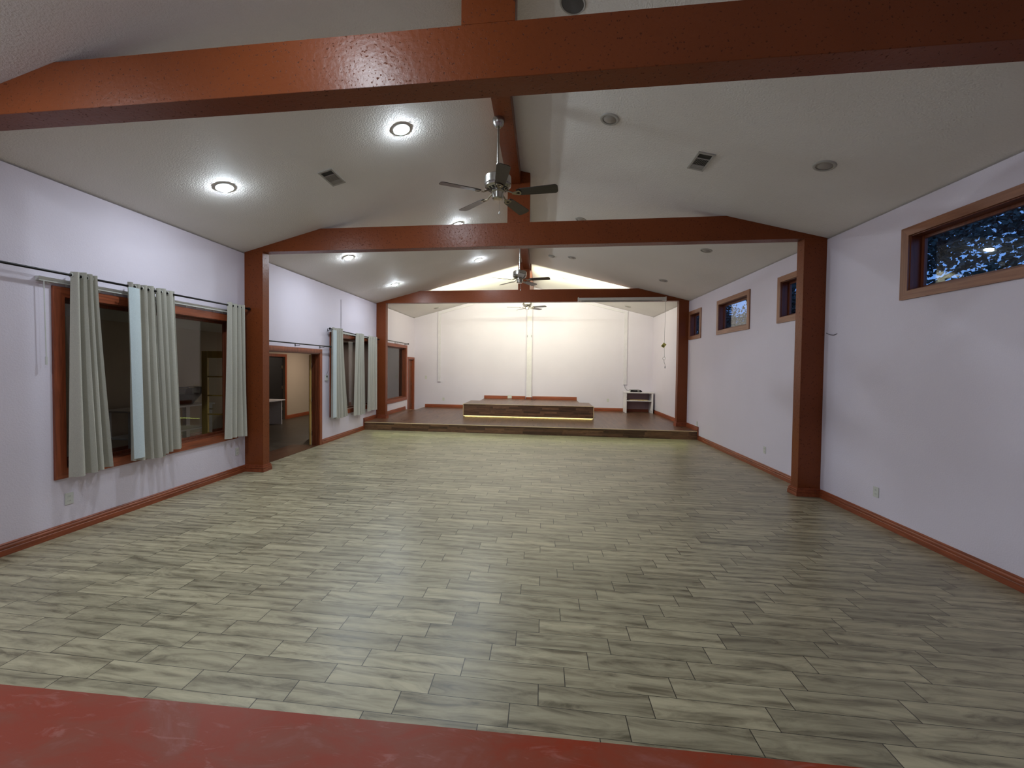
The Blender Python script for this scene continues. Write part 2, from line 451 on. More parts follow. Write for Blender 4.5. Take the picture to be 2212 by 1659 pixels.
base_run_x(bm, YB, PX0, -0.63, -1, PZ); base_run_x(bm, YB, -0.37, PX1, -1, PZ)
struct('baseboard_back', bm, M['trim_x'])
bm = NB(); base_run_y(bm, XFAR, 12.60, 14.05, 1); base_run_y(bm, XFAR, YF, 11.52, 1); struct('baseboard_far_room', bm, M['trim_y'])

# ------------------------------------------------------------------ windows
def frame_boards(x0, x1, o, wdt, parent, ny, nz, mats, nm='window_frame'):
    """picture-frame casing of mitred boards in a plane x = const, outer rect o=(y0,y1,z0,z1)"""
    y0, y1, z0, z1 = o
    bm = NB()
    for q in ([(y0, z0), (y1, z0), (y1-wdt, z0+wdt), (y0+wdt, z0+wdt)], [(y0, z1), (y0+wdt, z1-wdt), (y1-wdt, z1-wdt), (y1, z1)]):
        prism(bm, q, x0, x1, 0)
    n0 = len(bm.faces)
    for q in ([(y0, z0), (y0+wdt, z0+wdt), (y0+wdt, z1-wdt), (y0, z1)], [(y1, z0), (y1, z1), (y1-wdt, z1-wdt), (y1-wdt, z0+wdt)]):
        prism(bm, q, x0, x1, 0)
    bm.faces.ensure_lookup_table()
    for f in list(bm.faces)[n0:]: f.material_index = 1
    return part(nm, bm, mats, parent)
def window(name, hole, side, wdt, mats, jm):
    y0, y1, z0, z1 = hole
    xf = XL if side < 0 else XR
    s = 1 if side < 0 else -1                       # towards the room
    e = struct_empty(name, (xf, (y0+y1)/2, z0))
    frame_boards(xf, xf+s*0.022, (y0-wdt, y1+wdt, z0-wdt, z1+wdt), wdt+0.004, e, 0, 0, mats)
    bm = NB()                                       # jamb liner
    t = 0.014; xo = xf-s*WT
    xa_, xb_ = sorted((xo, xf))
    box(bm, xa_, xb_, y0, y0+t, z0, z1); box(bm, xa_, xb_, y1-t, y1, z0, z1)
    box(bm, xa_, xb_, y0+t, y1-t, z0, z0+t); box(bm, xa_, xb_, y0+t, y1-t, z1-t, z1)
    part('jamb', bm, jm, e)
    bm = NB()                                       # sash
    sw = 0.035; xs = sorted((xo+s*0.015, xo+s*0.05))
    a0, a1, b0, b1 = y0+t, y1-t, z0+t, z1-t
    box(bm, xs[0], xs[1], a0, a0+sw, b0, b1); box(bm, xs[0], xs[1], a1-sw, a1, b0, b1)
    box(bm, xs[0], xs[1], a0+sw, a1-sw, b0, b0+sw); box(bm, xs[0], xs[1], a0+sw, a1-sw, b1-sw, b1)
    part('sash', bm, jm, e, bevel=0.003)
    bm = NB(); xg = xo+s*0.03
    box(bm, xg-0.003, xg+0.003, a0+sw, a1-sw, b0+sw, b1-sw)
    part('pane', bm, M['glass'], e)
    return e
TR = [M['trim_y'], M['trim_z']]; TN = [M['tan_y'], M['tan_z']]
for i, h_ in enumerate((W1, W2, W3)): window('window_%d' % (i+1), h_, -1, 0.098, TR, M['jamb'])
for i, h_ in enumerate((R4, R3, R2, R1)): window('window_%d' % (i+4), h_, 1, 0.088, TN, M['jamb'])

# ------------------------------------------------------------------ doors
def door_casing(parent, hole, x, s, wdt, floor_z=0.0):
    y0, y1, z0, z1 = hole
    bm = NB()
    for q in ([(y0-wdt, floor_z), (y0, floor_z), (y0, z1), (y0-wdt, z1+wdt)], [(y1, floor_z), (y1+wdt, floor_z), (y1+wdt, z1+wdt), (y1, z1)],
              [(y0-wdt, z1+wdt), (y0, z1), (y1, z1), (y1+wdt, z1+wdt)]):
        prism(bm, q, *sorted((x, x+s*0.02)), 0)
    return part('casing', bm, M['trim_z'], parent)
d1 = struct_empty('door_1', (XL, (D1[0]+D1[1])/2, 0))
door_casing(d1, D1, XL, 1, 0.09); door_casing(d1, D1, XL-WT, -1, 0.09)
bm = NB()
box(bm, XL-WT, XL, D1[0], D1[0]+0.02, 0, D1[3]-0.02); box(bm, XL-WT, XL, D1[1]-0.02, D1[1], 0, D1[3]-0.02)
box(bm, XL-WT, XL, D1[0], D1[1], D1[3]-0.02, D1[3])
box(bm, XL-WT*0.55, XL-WT*0.30, D1[1]-0.034, D1[1]-0.02, 0, D1[3]-0.02); box(bm, XL-WT*0.55, XL-WT*0.30, D1[0]+0.02, D1[0]+0.034, 0, D1[3]-0.02)
part('jamb', bm, M['jamb'], d1)
bm = NB(); box(bm, XL-0.62, XL+0.0, D1[0]+0.02, D1[1]-0.02, 0.0, 0.006)
part('threshold', bm, M['threshold'], d1)
def french_leaf(hx, hy, ang, width, label):
    """leaf hinged at (hx,hy), swung to direction ang; local x along the leaf"""
    t = thing('french_door_leaf', label, 'door', (hx, hy, 0.008), 'open glazed doors of the double doorway', ang)
    st, tk, hh = 0.11, 0.04, 2.02
    bm = NB()
    for a, b, c, d in ((0, st, 0, hh), (width-st, width, 0, hh), (st, width-st, 0, 0.22), (st, width-st, hh-0.12, hh)):
        box(bm, a, b, -tk/2, tk/2, c, d)
    part('leaf_frame', bm, M['oak'], t, local=True, bevel=0.002)
    bm = NB(); n = 5; z0, z1 = 0.22, hh-0.12
    for k in range(1, n):
        z = z0+(z1-z0)*k/n; box(bm, st, width-st, -0.012, 0.012, z-0.011, z+0.011)
    xm = width/2; box(bm, xm-0.010, xm+0.010, -0.010, 0.010, z0, z1)
    part('muntin', bm, M['oak'], t, local=True)
    bm = NB(); box(bm, st, width-st, -0.002, 0.002, z0, z1); part('pane', bm, M['glass'], t, local=True)
    for z in (0.26, 1.02, 1.78):
        bm = NB(); box(bm, -0.035, 0.03, -tk/2-0.006, -tk/2, z-0.045, z+0.045)
        tube(bm, [(-0.004, -tk/2-0.008, z-0.05), (-0.004, -tk/2-0.008, z+0.05)], 0.008)
        part('hinge', bm, M['nickel'], t, local=True)
    bm = NB(); tube(bm, [(width-0.055, -0.02, 0.98), (width-0.055, -0.06, 0.98), (width-0.15, -0.065, 0.98)], 0.009)
    lathe(bm, [(0, -0.004), (0.028, -0.004), (0.028, 0.004), (0, 0.004)], 14, width-0.055, -0.02, 0.98)
    part('handle', bm, M['nickel'], t, local=True, smooth=0.8)
    return t
french_leaf(XL-WT-0.045, D1[1]-0.02, math.radians(122), 0.90, 'golden oak glazed door leaf swung back behind the right jamb of the doorway')
french_leaf(XL-WT-0.045, D1[0]+0.10, math.radians(181), 0.90, 'golden oak glazed door leaf seen through the window beside the near post')
d2 = struct_empty('door_2', (XL, (D2[0]+D2[1])/2, 0))
door_casing(d2, (D2[0], 15.305, 0, D2[3]), XL, 1, 0.078)
bm = NB()
box(bm, XL-WT, XL, D2[0], D2[0]+0.015, 0, D2[3]-0.015); box(bm, XL-WT, XL, D2[1]-0.015, D2[1], 0, D2[3]-0.015); box(bm, XL-WT, XL, D2[0], D2[1], D2[3]-0.015, D2[3])
part('jamb', bm, M['trim_z'], d2)
bm = NB(); box(bm, XL-0.10, XL-0.062, D2[0]+0.018, D2[1]-0.018, 0.01, D2[3]-0.018)
lf = part('door_leaf', bm, M['brown_door'], d2)
for z in (0.3, 1.1, 1.85):
    bm = NB(); box(bm, XL-0.064, XL-0.055, D2[1]-0.10, D2[1]-0.018, z-0.05, z+0.05); part('hinge', bm, M['brass'], lf)
# dark door in the far room wall
d3 = struct_empty('door_3', (XFAR, (DF[0]+DF[1])/2, 0))
door_casing(d3, DF, XFAR, 1, 0.09)
bm = NB(); box(bm, XFAR-0.10, XFAR-0.06, DF[0], DF[1], 0.0, DF[3]); lf = part('door_leaf', bm, M['dark_door'], d3)
for z in (0.35, 1.05, 1.72):
    bm = NB(); box(bm, XFAR-0.062, XFAR-0.05, DF[1]-0.10, DF[1]-0.02, z-0.05, z+0.05); part('hinge', bm, M['brass'], lf)

# ------------------------------------------------------------------ trusses
def column(parent, xw, side, y0, y1, wd, zb):
    """post against a side wall; side=+1 grows to +x from the left wall"""
    xi = xw+side*wd
    bm = NB(); box(bm, *sorted((xw, xi)), y0, y1, zb, H-0.0)
    c = part('post', bm, M['beam'], parent, bevel=0.003)
    bm = NB()
    for d, a, b in ((0.030, 0.0, 0.055), (0.022, 0.055, 0.066), (0.027, 0.066, 0.085), (0.016, 0.085, 0.098), (0.020, 0.098, 0.108), (0.010, 0.108, 0.118)):
        box(bm, *sorted((xw, xi+side*d)), y0-d, y1+d, zb+a, zb+b)
    part('base_moulding', bm, M['trim_y'], c, bevel=0.0015)
def truss(label, y0, th, colw, zb, px0, px1, ridge_notch=None):
    t = thing('roof_truss', label, 'truss', (XM, y0+th/2, zb), 'rust brown roof trusses')
    zt = 4.013
    xk0 = XL+(zt-H)/SL; xk1 = XR-(zt-H)/SL
    bm = NB()
    prism(bm, [(XL, H), (XR, H), (xk1, zt), (xk0, zt)], y0, y0+th, 1)
    part('tie_beam', bm, M['beam'], t, bevel=0.0015)
    bm = NB()
    pts = [(px0, zt), (px1, zt), (px1, zc(px1)-0.002)]
    if px0 < XM < px1: pts.append((XM, ZR-0.002))
    pts.append((px0, zc(px0)-0.002))
    prism(bm, pts, y0, y0+th, 1)
    part('king_post', bm, M['beam'], t, bevel=0.0015)
    column(t, XL, 1, y0, y0+th, colw, zb); column(t, XR, -1, y0, y0+th, colw-0.03, zb)
    return t
TH = 0.165
truss('nearest rust brown truss whose wide beam crosses the top of the picture', Y1, 0.19, 0.327, 0.0, -0.553, -0.203)
truss('middle rust brown truss with full posts standing on the grey floor', Y2, TH, 0.327, 0.0, -0.566, -0.225)
truss('farthest rust brown truss standing on the front of the brown stage', Y3, TH, 0.29, HS, -0.728, -0.394)
RZ = 4.595
def ridge(label, y0, y1, x0, x1):
    bm = NB(); prism(bm, [(x0, RZ), (x1, RZ), (x1, zc(x1)-0.003), (x0, zc(x0)-0.003)] if not (x0 < XM < x1) else
                     [(x0, RZ), (x1, RZ), (x1, zc(x1)-0.003), (XM, ZR-0.003), (x0, zc(x0)-0.003)], y0, y1, 1)
    single('ridge_beam', bm, M['beam'], label, 'beam', 'rust brown ridge beam lengths', bevel=0.005)
ridge('rust brown ridge beam carrying the nearest ceiling fan', Y1+0.19, Y2, -0.572, -0.37)
ridge('rust brown ridge beam carrying the middle ceiling fan', Y2+TH, Y3, -0.578, -0.385)
ridge('orange-lit ridge beam carrying the fan over the stage', Y3+TH, YB, -0.56, -0.36)
ridge('rust brown ridge beam before the nearest truss', YF, Y1, -0.56, -0.37)

# ------------------------------------------------------------------ stage
t = thing('stage', 'low brown laminate stage across the far end of the hall', 'stage', (XM, 13.0, 0))
WX, WY = -4.54, 14.37
bm = NB(); g_ = 0.003; prism(bm, [(XL+g_, YS), (XR-g_, YS), (XR-g_, YB-g_), (WX, YB-g_), (WX, WY), (XL+g_, WY)], 0.001, HS, 2)
part('deck', bm, M['stage'], t)
bm = NB(); box(bm, XL+0.003, XR-0.003, YS-0.012, YS-0.0005, 0.001, HS-0.012); part('riser', bm, M['riser'], t)
bm = NB(); box(bm, XL+0.022, XR-0.022, YS-0.022, YS+0.012, HS-0.014, HS+0.0008)
box(bm, WX-0.006, WX+0.016, WY, YB-0.02, HS-0.006, HS+0.0008); box(bm, XL+0.003, WX, WY-0.016, WY+0.006, HS-0.006, HS+0.0008)
part('nosing', bm, M['nosing'], t)
t = thing('raised_platform', 'smaller brown laminate platform in the middle of the stage', 'platform', (-0.46, 14.0, HS))
PF = [(-2.515, 12.93), (1.588, 12.93), (1.588, 14.31), (PX1, 14.31), (PX1, YB-0.003), (PX0, YB-0.003), (PX0, 14.31), (-2.515, 14.31)]
bm = NB(); prism(bm, PF, HS+0.001, PZ, 2); part('deck', bm, M['stage'], t)
bm = NB(); box(bm, -2.515, 1.588, 12.918, 12.9295, HS+0.012, PZ-0.02); part('riser', bm, M['riser'], t)
bm = NB(); box(bm, -2.525, 1.598, 12.905, 12.945, PZ-0.006, PZ+0.006); box(bm, 1.578, 1.598, 12.906, 12.93, HS, PZ-0.006)
box(bm, -2.525, -2.505, 12.906, 12.93, HS, PZ-0.006); part('nosing', bm, M['nosing'], t)
bm = NB(); box(bm, -2.50, 1.57, 12.908, 12.918, HS+0.002, HS+0.009); part('light_strip', bm, M['strip'], t, label='glowing yellow light strip')

# ------------------------------------------------------------------ foreground ledge
t = thing('ledge', 'scuffed red painted ledge along the bottom of the picture', 'ledge', (-0.3, 0.67, 0.0), None, math.radians(1.35))
bm = NB(); box(bm, -4.55, 4.1, -0.25, 0.152, 1.02, 1.05); part('ledge_top', bm, M['ledge'], t, local=True, bevel=0.004)
bm = NB(); box(bm, -4.5, 4.05, -0.12, 0.10, 0.0, 1.02); part('half_wall', bm, M['wall'], t, local=True)

# ------------------------------------------------------------------ recessed lights
def on_ceiling(o, x, y):
    side = -1 if x < XM else 1
    o.location = (x, y, zc(x)); o.rotation_euler = (0, -math.atan(SL) if side < 0 else math.atan(SL), 0)
def downlight(lit):
    t = thing('recessed_light', '', 'ceiling light', (0, 0, 0))
    bm = NB(); lathe(bm, [(0.076, 0.0), (0.076, -0.011), (0.086, -0.015), (0.100, -0.011), (0.106, 0.0)], 28)
    part('trim_ring', bm, M['white'] if lit else M['vent_white'], t, local=True, smooth=0.7)
    bm = NB()
    if lit: lathe(bm, [(0.078, -0.004), (0.0775, -0.011), (0.069, -0.023), (0.045, -0.031), (0, -0.034)], 28)
    else: lathe(bm, [(0.073, 0.0), (0.068, -0.006), (0.045, -0.018), (0, -0.023)], 28)
    part('lens', bm, M['led'] if lit else M['off_lens'], t, local=True, smooth=0.9)
    return t
lit0 = downlight(True); off0 = downlight(False)
used = set()
def put_light(src, x, y, label, group):
    o = src if src.name not in used else copy_tree(src)
    used.add(src.name); on_ceiling(o, x, y); o['label'] = label; o['group'] = group
for x, y, l in ((-1.65, 4.60, 'lit ceiling light nearest the first fan, left of its rod'),
                (-3.86, 4.58, 'lit ceiling light above the nearest curtained window'),
                (-1.65, 7.75, 'lit ceiling light just above the middle beam, below the first fan'),
                (-3.86, 7.77, 'lit ceiling light just under the left part of the middle beam'),
                (-1.66, 10.36, 'lit ceiling light left of the middle fan'),
                (-3.88, 10.40, 'lit ceiling light over the second curtained window, before the farthest truss'),
                (-1.65, 1.50, 'lit ceiling light behind the nearest beam, towards the ridge'),
                (-3.86, 1.50, 'lit ceiling light behind the nearest beam, towards the left wall')):
    put_light(lit0, x, y, l, 'lit recessed lights on the left slope')
for x, y, l in ((0.69, 4.63, 'unlit round ceiling light right of the first fan rod'),
                (2.89, 4.69, 'unlit round ceiling light between the right vent and the high right window'),
                (0.66, 7.70, 'unlit ceiling light peeping over the middle beam right of its king post'),
                (2.89, 7.80, 'unlit ceiling light just under the right part of the middle beam'),
                (0.68, 10.30, 'unlit ceiling light right of the middle fan'),
                (2.88, 10.39, 'unlit ceiling light above the farthest truss, towards the right wall'),
                (0.65, 12.70, 'unlit ceiling light in the bright gable behind the farthest truss'),
                (2.90, 14.64, 'unlit ceiling light over the white shelf unit on the stage'),
                (-3.89, 14.69, 'unlit ceiling light on the left slope over the stage door')):
    put_light(off0, x, y, l, 'unlit recessed lights')
t = thing('smoke_detector', 'flat round detector on the right slope beside the ridge, beyond the middle beam', 'detector', (0, 0, 0))
bm = NB(); lathe(bm, [(0.085, 0), (0.085, -0.012), (0.07, -0.028), (0.03, -0.034), (0, -0.034)], 24); part('cover', bm, M['vent_white'], t, local=True, smooth=0.7)
bm = NB(); lathe(bm, [(0.0, -0.034), (0.012, -0.036), (0, -0.038)], 10, 0.03); part('button', bm, M['off_lens'], t, local=True)
on_ceiling(t, 0.19, 10.6)
t = thing('ceiling_speaker', 'dark grey round ceiling speaker at the top edge, right of the king post', 'speaker', (0, 0, 0))
bm = NB(); lathe(bm, [(0.090, 0), (0.090, -0.006), (0.100, -0.008), (0.106, 0)], 28); part('rim', bm, M['vent_white'], t, local=True, smooth=0.7)
bm = NB(); lathe(bm, [(0.090, -0.002), (0.05, -0.010), (0, -0.012)], 28); part('grille', bm, M['speaker'], t, local=True, smooth=0.9)
on_ceiling(t, 0.195, 3.30)

# ------------------------------------------------------------------ vents
def vent(label, x, y, flip):
    t = thing('ceiling_vent', label, 'vent', (0, 0, 0), 'ceiling air vents')
    L, Wd = 0.38, 0.19                     # along y, along slope
    bm = NB()
    for a, b, c, d in ((-Wd/2, Wd/2, -L/2, -L/2+0.028), (-Wd/2, Wd/2, L/2-0.028, L/2), (-Wd/2, -Wd/2+0.022, -L/2+0.028, L/2-0.028), (Wd/2-0.022, Wd/2, -L/2+0.028, L/2-0.028)):
        box(bm, a, b, c, d, -0.012, 0.0)
    for k in (-0.065, 0.085): box(bm, -Wd/2+0.02, Wd/2-0.02, k-0.004, k+0.004, -0.011, -0.001)
    part('frame', bm, M['vent_white'], t, local=True)
    bm = NB(); box(bm, -Wd/2+0.015, Wd/2-0.015, -L/2+0.02, L/2-0.02, -0.0015, 0.001); part('duct', bm, M['slot'], t, local=True)
    bm = NB()
    for k in range(9):
        xx = -Wd/2+0.030+k*0.0165
        v = [bm.verts.new(p) for p in ((xx, -0.06, -0.010), (xx+0.006, -0.06, -0.002), (xx+0.006, 0.08, -0.002), (xx, 0.08, -0.010))]
        bm.faces.new(v); v2 = [bm.verts.new((q.co.x+0.0012, q.co.y, q.co.z)) for q in v]; bm.faces.new(v2[::-1])
        for i in range(4): bm.faces.new((v[i], v[(i+1) % 4], v2[(i+1) % 4], v2[i]))
    for k in range(4):
        yy = 0.097+k*0.019; box(bm, -Wd/2+0.024, Wd/2-0.024, yy, yy+0.0095, -0.010, -0.0016)
    part('louvre', bm, M['vent_white'], t, local=True)
    on_ceiling(t, x, y)
vent('small dark rectangular vent on the left slope between two lit lights', -2.745, 5.07, 1)
vent('small rectangular vent on the right slope between two unlit lights', 1.80, 5.07, -1)

# ------------------------------------------------------------------ fans
def fan(label, x, y, ztop, zbl, phase):
    """x,y axis; ztop underside of ridge; zbl blade height"""
    t = thing('ceiling_fan', label, 'ceiling fan', (x, y, zbl), 'five-blade ceiling fans')
    u = ztop-zbl
    bm = NB(); lathe(bm, [(0, u), (0.066, u), (0.068, u-0.03), (0.060, u-0.065), (0.035, u-0.095), (0.014, u-0.10), (0, u-0.10)], 24)
    part('canopy', bm, M['nickel'], t, local=True, smooth=0.6)
    bm = NB(); tube(bm, [(0, 0, u-0.09), (0, 0, 0.20)], 0.0135, 12); part('downrod', bm, M['nickel'], t, local=True, smooth=0.9)
    bm = NB(); lathe(bm, [(0, 0.235), (0.03, 0.235), (0.035, 0.215), (0.06, 0.205), (0.135, 0.198), (0.150, 0.185), (0.152, 0.105), (0.146, 0.095), (0.150, 0.088), (0.146, 0.075), (0.110, 0.052), (0.075, 0.042), (0, 0.04)], 32)
    h = part('motor_housing', bm, M['nickel'], t, local=True, smooth=0.5)
    bm = NB(); lathe(bm, [(0.120, 0.0555), (0.086, 0.0435)], 45)
    bm.faces.ensure_lookup_table()
    for i, f in enumerate(bm.faces): f.material_index = 0 if i % 3 < 2 else 1
    part('vent_ring', bm, [M['slot'], M['nickel']], h, local=True)
    bm = NB(); lathe(bm, [(0.0, 0.045), (0.078, 0.045), (0.080, 0.022), (0.066, 0.014), (0.064, -0.05), (0.052, -0.060), (0.02, -0.062), (0, -0.062)], 28)
    part('switch_housing', bm, M['nickel'], t, local=True, smooth=0.6)
    for k in range(5):
        a = phase-2*PI*k/5
        R_ = Matrix.Rotation(a, 4, 'Z')
        pitch = math.radians(12)
        bm = NB()
        r0, r1, n = 0.215, 0.639, 10
        up, dn = [], []
        outline = []
        for i in range(n+1):
            f = i/n; r = r0+(r1-r0)*f; hw = 0.056+0.016*f
            if i == 0: hw = 0.045
            outline.append((r, hw))
        for q in range(1, 7): outline.append((r1+0.036*math.sin(PI/2*q/6), 0.030+0.042*math.cos(PI/2*q/6)))
        poly = [(r, hw) for r, hw in outline]+[(r, -hw) for r, hw in outline[::-1]]
        for zt in (0.0035, -0.0035):
            for r, hw in poly:
                (up if zt > 0 else dn).append(bm.verts.new((r, hw*math.cos(pitch), -hw*math.sin(pitch)+zt+0.006)))
        bm.faces.new(up); bm.faces.new(dn[::-1])
        for i in range(len(poly)): bm.faces.new((up[i], dn[i], dn[(i+1) % len(poly)], up[(i+1) % len(poly)]))
        bm.transform(R_)
        bl = part('blade', bm, M['blade'], t, local=True)
        bm = NB()                                  # bracket: arm and an open teardrop plate
        tube(bm, [(0.085, 0, 0.036), (0.13, 0, 0.020), (0.165, 0, 0.004)], 0.0095, 8)
        m_ = 14; zz = lambda w_: -w_*math.sin(pitch)-0.0015
        out_, inn = [], []
        for i in range(m_+1):
            q = PI*i/m_ - PI/2
            out_.append((0.240+0.030*math.cos(q), 0.040*math.sin(q))); inn.append((0.240+0.014*math.cos(q), 0.019*math.sin(q)))
        out_ += [(0.165, 0.012), (0.165, -0.012)]; inn += [(0.212, 0.005), (0.212, -0.005)]
        rings = []
        for z_ in (0.0, -0.006):
            rings.append(([bm.verts.new((r, w_, zz(w_)+z_)) for r, w_ in out_], [bm.verts.new((r, w_, zz(w_)+z_)) for r, w_ in inn]))
        N_ = len(out_)
        for i in range(N_):
            j = (i+1) % N_
            for (o_, i_) in rings: bm.faces.new((o_[i], o_[j], i_[j], i_[i]))
            bm.faces.new((rings[0][0][i], rings[0][0][j], rings[1][0][j], rings[1][0][i]))
            bm.faces.new((rings[0][1][i], rings[0][1][j], rings[1][1][j], rings[1][1][i]))
        bm.transform(R_)
        part('blade_bracket', bm, M['brass'], bl, local=True)
    bm = NB(); tube(bm, [(0.02, 0.01, -0.06), (0.02, 0.01, -0.19)], 0.0016, 6)
    pc = part('pull_chain', bm, M['nickel'], t, local=True)
    bm = NB(); lathe(bm, [(0, 0.0), (0.004, -0.006), (0.011, -0.024), (0.009, -0.034), (0, -0.038)], 12, 0.02, 0.01, -0.185)
    part('chain_fob', bm, M['white'], pc, local=True, smooth=0.9)
    return t
fan('large dark-bladed ceiling fan nearest the camera on a long rod', -0.53, 4.64, RZ, 3.755, math.radians(209.4))
fan('dark-bladed ceiling fan before the bright gable above the farthest truss', -0.53, 9.07, RZ, 3.715, math.radians(204.7))
fan('small pale-looking ceiling fan over the stage, below the farthest beam', -0.53, 13.6, RZ, 3.765, math.radians(192))

# ------------------------------------------------------------------ curtains and rods
def finial_rod(name, label, x, y0, y1, z0, z1, ball_r, brackets, y_fin=(True, True)):
    t = thing(name, label, 'curtain rod', (x, (y0+y1)/2, min(z0, z1)), 'black curtain rods')
    def zz(y): return z0+(z1-z0)*(y-y0)/(y1-y0)
    bm = NB(); tube(bm, [(x, y0, z0), (x, y1, z1)], 0.0125, 10); part('rod', bm, M['black'], t, smooth=0.9)
    for e, y in ((y_fin[0], y0), (y_fin[1], y1)):
        if not e: continue
        s = -1 if y == y0 else 1
        bm = NB(); tube(bm, [(x, y-s*0.03, zz(y)), (x, y+s*0.012, zz(y))], 0.017, 10); ball(bm, (x, y+s*0.03, zz(y)), ball_r, 14)
        part('finial', bm, M['black'], t, smooth=0.9)
    for y in brackets:
        bm = NB(); tube(bm, [(XL+0.001, y, zz(y)-0.03), (x, y, zz(y)-0.028), (x, y, zz(y)-0.008)], 0.006, 8)
        box(bm, XL, XL+0.006, y-0.012, y+0.012, zz(y)-0.052, zz(y)+0.012)
        part('bracket', bm, M['black'], t)
    return t
RX = XL+0.105
finial_rod('curtain_rod', 'long black curtain rod over the nearest left window', RX, 2.96, 6.235, 2.698, 2.718, 0.026, (3.05, 4.62, 6.16), (True, True))
finial_rod('curtain_rod', 'bare black curtain rod over the double doorway', RX, 6.62, 8.86, 2.222, 2.222, 0.026, (6.7, 7.7, 8.62))
finial_rod('curtain_rod', 'short black curtain rod over the second left window', RX, 8.90, 11.62, 2.635, 2.575, 0.028, (8.96, 11.52))
finial_rod('curtain_rod', 'thin black rod with no curtain over the stage window', RX, 12.10, 14.35, 2.60, 2.595, 0.026, (12.2, 13.3, 14.28))

def curtain(label, yt, yb, zt, zb, folds, rod_z, amp=0.046, seed=0, lining=None, warp=1.0, group='grey-green curtain panels'):
    """yt/yb: extents at top and hem, folds swinging about the rod plane"""
    rnd = random.Random(seed)
    t = thing('curtain', label, 'curtain', (RX, (yb[0]+yb[1])/2, zb), group)
    n, mz = folds*12, 26
    ph = [rnd.uniform(-0.35, 0.35) for _ in range(folds+2)]
    am = [rnd.uniform(0.7, 1.25) for _ in range(folds+2)]
    wob = rnd.uniform(0, 6)
    def P(s, f):
        """s across 0..1, f down 0..1"""
        y0 = yt[0]+(yb[0]-yt[0])*f; y1 = yt[1]+(yb[1]-yt[1])*(f**1.25)
        k = folds*(s**warp); i = int(min(k, folds-1e-6)); d = k-i
        a_ = am[i]*(1-d)+am[i+1]*d; p_ = (ph[i]*(1-d)+ph[i+1]*d)*f
        x = RX + amp*(1.0+0.55*f*(a_-0.6))*math.sin(2*PI*(k)+p_*2.2) + 0.010*f*math.sin(3*s+wob+2*f)
        y = y0+(y1-y0)*(s+0.035*f*math.sin(2*PI*k*0.5+wob))
        z = zt+(zb-zt)*f + 0.006*math.sin(7*s+wob)*(1-f) + 0.02*f*math.sin(2.4*s+wob)
        x = max(x, XL+0.056)
        return Vector((x, y, z))
    def sheet(s0, s1, f0, f1, off, nn):
        bm = NB(); g = []
        for j in range(mz+1):
            f = f0+(f1-f0)*j/mz
            g.append([bm.verts.new(P(s0+(s1-s0)*i/nn, f)+Vector((off, 0, 0))) for i in range(nn+1)])
        for j in range(mz):
            for i in range(nn): bm.faces.new((g[j][i], g[j][i+1], g[j+1][i+1], g[j+1][i]))
        bmesh.ops.recalc_face_normals(bm, faces=bm.faces)
        r = bmesh.ops.solidify(bm, geom=bm.faces[:], thickness=0.003)
        return bm
    fb = part('fabric', sheet(0, 1, 0, 1, 0, n), M['curtain'], t, smooth=1.2)
    for j in range(folds*2):
        s = (j/(folds*2))**(1/warp) if j else 0.02
        p = P(s, 0.0)
        bm = NB()
        ring = [(RX, p.y, rod_z)]
        seg, sg = 18, 6
        R0, rr = 0.021, 0.0045
        vs = [[bm.verts.new((RX+(R0+rr*math.cos(2*PI*b/sg))*math.cos(2*PI*a/seg), p.y+rr*math.sin(2*PI*b/sg), rod_z+(R0+rr*math.cos(2*PI*b/sg))*math.sin(2*PI*a/seg))) for b in range(sg)] for a in range(seg)]
        for a in range(seg):
            for b in range(sg):
                bm.faces.new((vs[a][b], vs[(a+1) % seg][b], vs[(a+1) % seg][(b+1) % sg], vs[a][(b+1) % sg]))
        part('grommet', bm, M['white'], t, smooth=1.0)
    if lining:
        w_ = lining
        bm = NB(); g = []
        for j in range(mz+1):
            f = 0.03+0.955*j/mz
            a = P(0.0, f)
            row = []
            for i in range(5):
                q = i/4
                row.append(bm.verts.new((a.x+0.045+0.012*math.sin(PI*q), a.y-w_*0.25+w_*q, a.z)))
            g.append(row)
        for j in range(mz):
            for i in range(4): bm.faces.new((g[j][i], g[j][i+1], g[j+1][i+1], g[j+1][i]))
        bmesh.ops.recalc_face_normals(bm, faces=bm.faces)
        bmesh.ops.solidify(bm, geom=bm.faces[:], thickness=0.003)
        part('lining', bm, M['lining'], t, smooth=1.2, label='pale blue-white turned-back lining')
    return t
curtain('leftmost grey-green curtain, nearest the camera, flared at its hem', (3.685, 3.93), (3.68, 4.08), 2.745, 0.625, 4, 2.703, seed=1, warp=1.5)
curtain('wide curtain in the middle of the nearest window, with pale lining on its left edge', (4.27, 4.61), (4.29, 4.70), 2.75, 0.625, 4, 2.708, seed=2, lining=0.13)
curtain('right half of the middle pair of curtains on the nearest window', (4.625, 4.885), (4.705, 4.98), 2.75, 0.64, 3, 2.709, seed=3, warp=0.8)
curtain('grey-green curtain against the near post at the right of the nearest window', (5.80, 6.17), (5.74, 6.24), 2.755, 0.62, 4, 2.716, amp=0.042, seed=4, warp=1.25)
curtain('curtain with pale lining at the left end of the second window, beside the thermostat', (8.97, 9.47), (8.97, 9.66), 2.675, 0.55, 5, 2.628, seed=5, warp=0.85, lining=0.16)
curtain('dark curtain in the middle of the second left window', (10.17, 10.60), (10.03, 10.66), 2.645, 0.50, 5, 2.603, seed=6, warp=1.7)
curtain('curtain at the right end of the second window, next to the farthest truss', (10.95, 11.54), (10.90, 11.56), 2.63, 0.50, 5, 2.585, amp=0.042, seed=7)

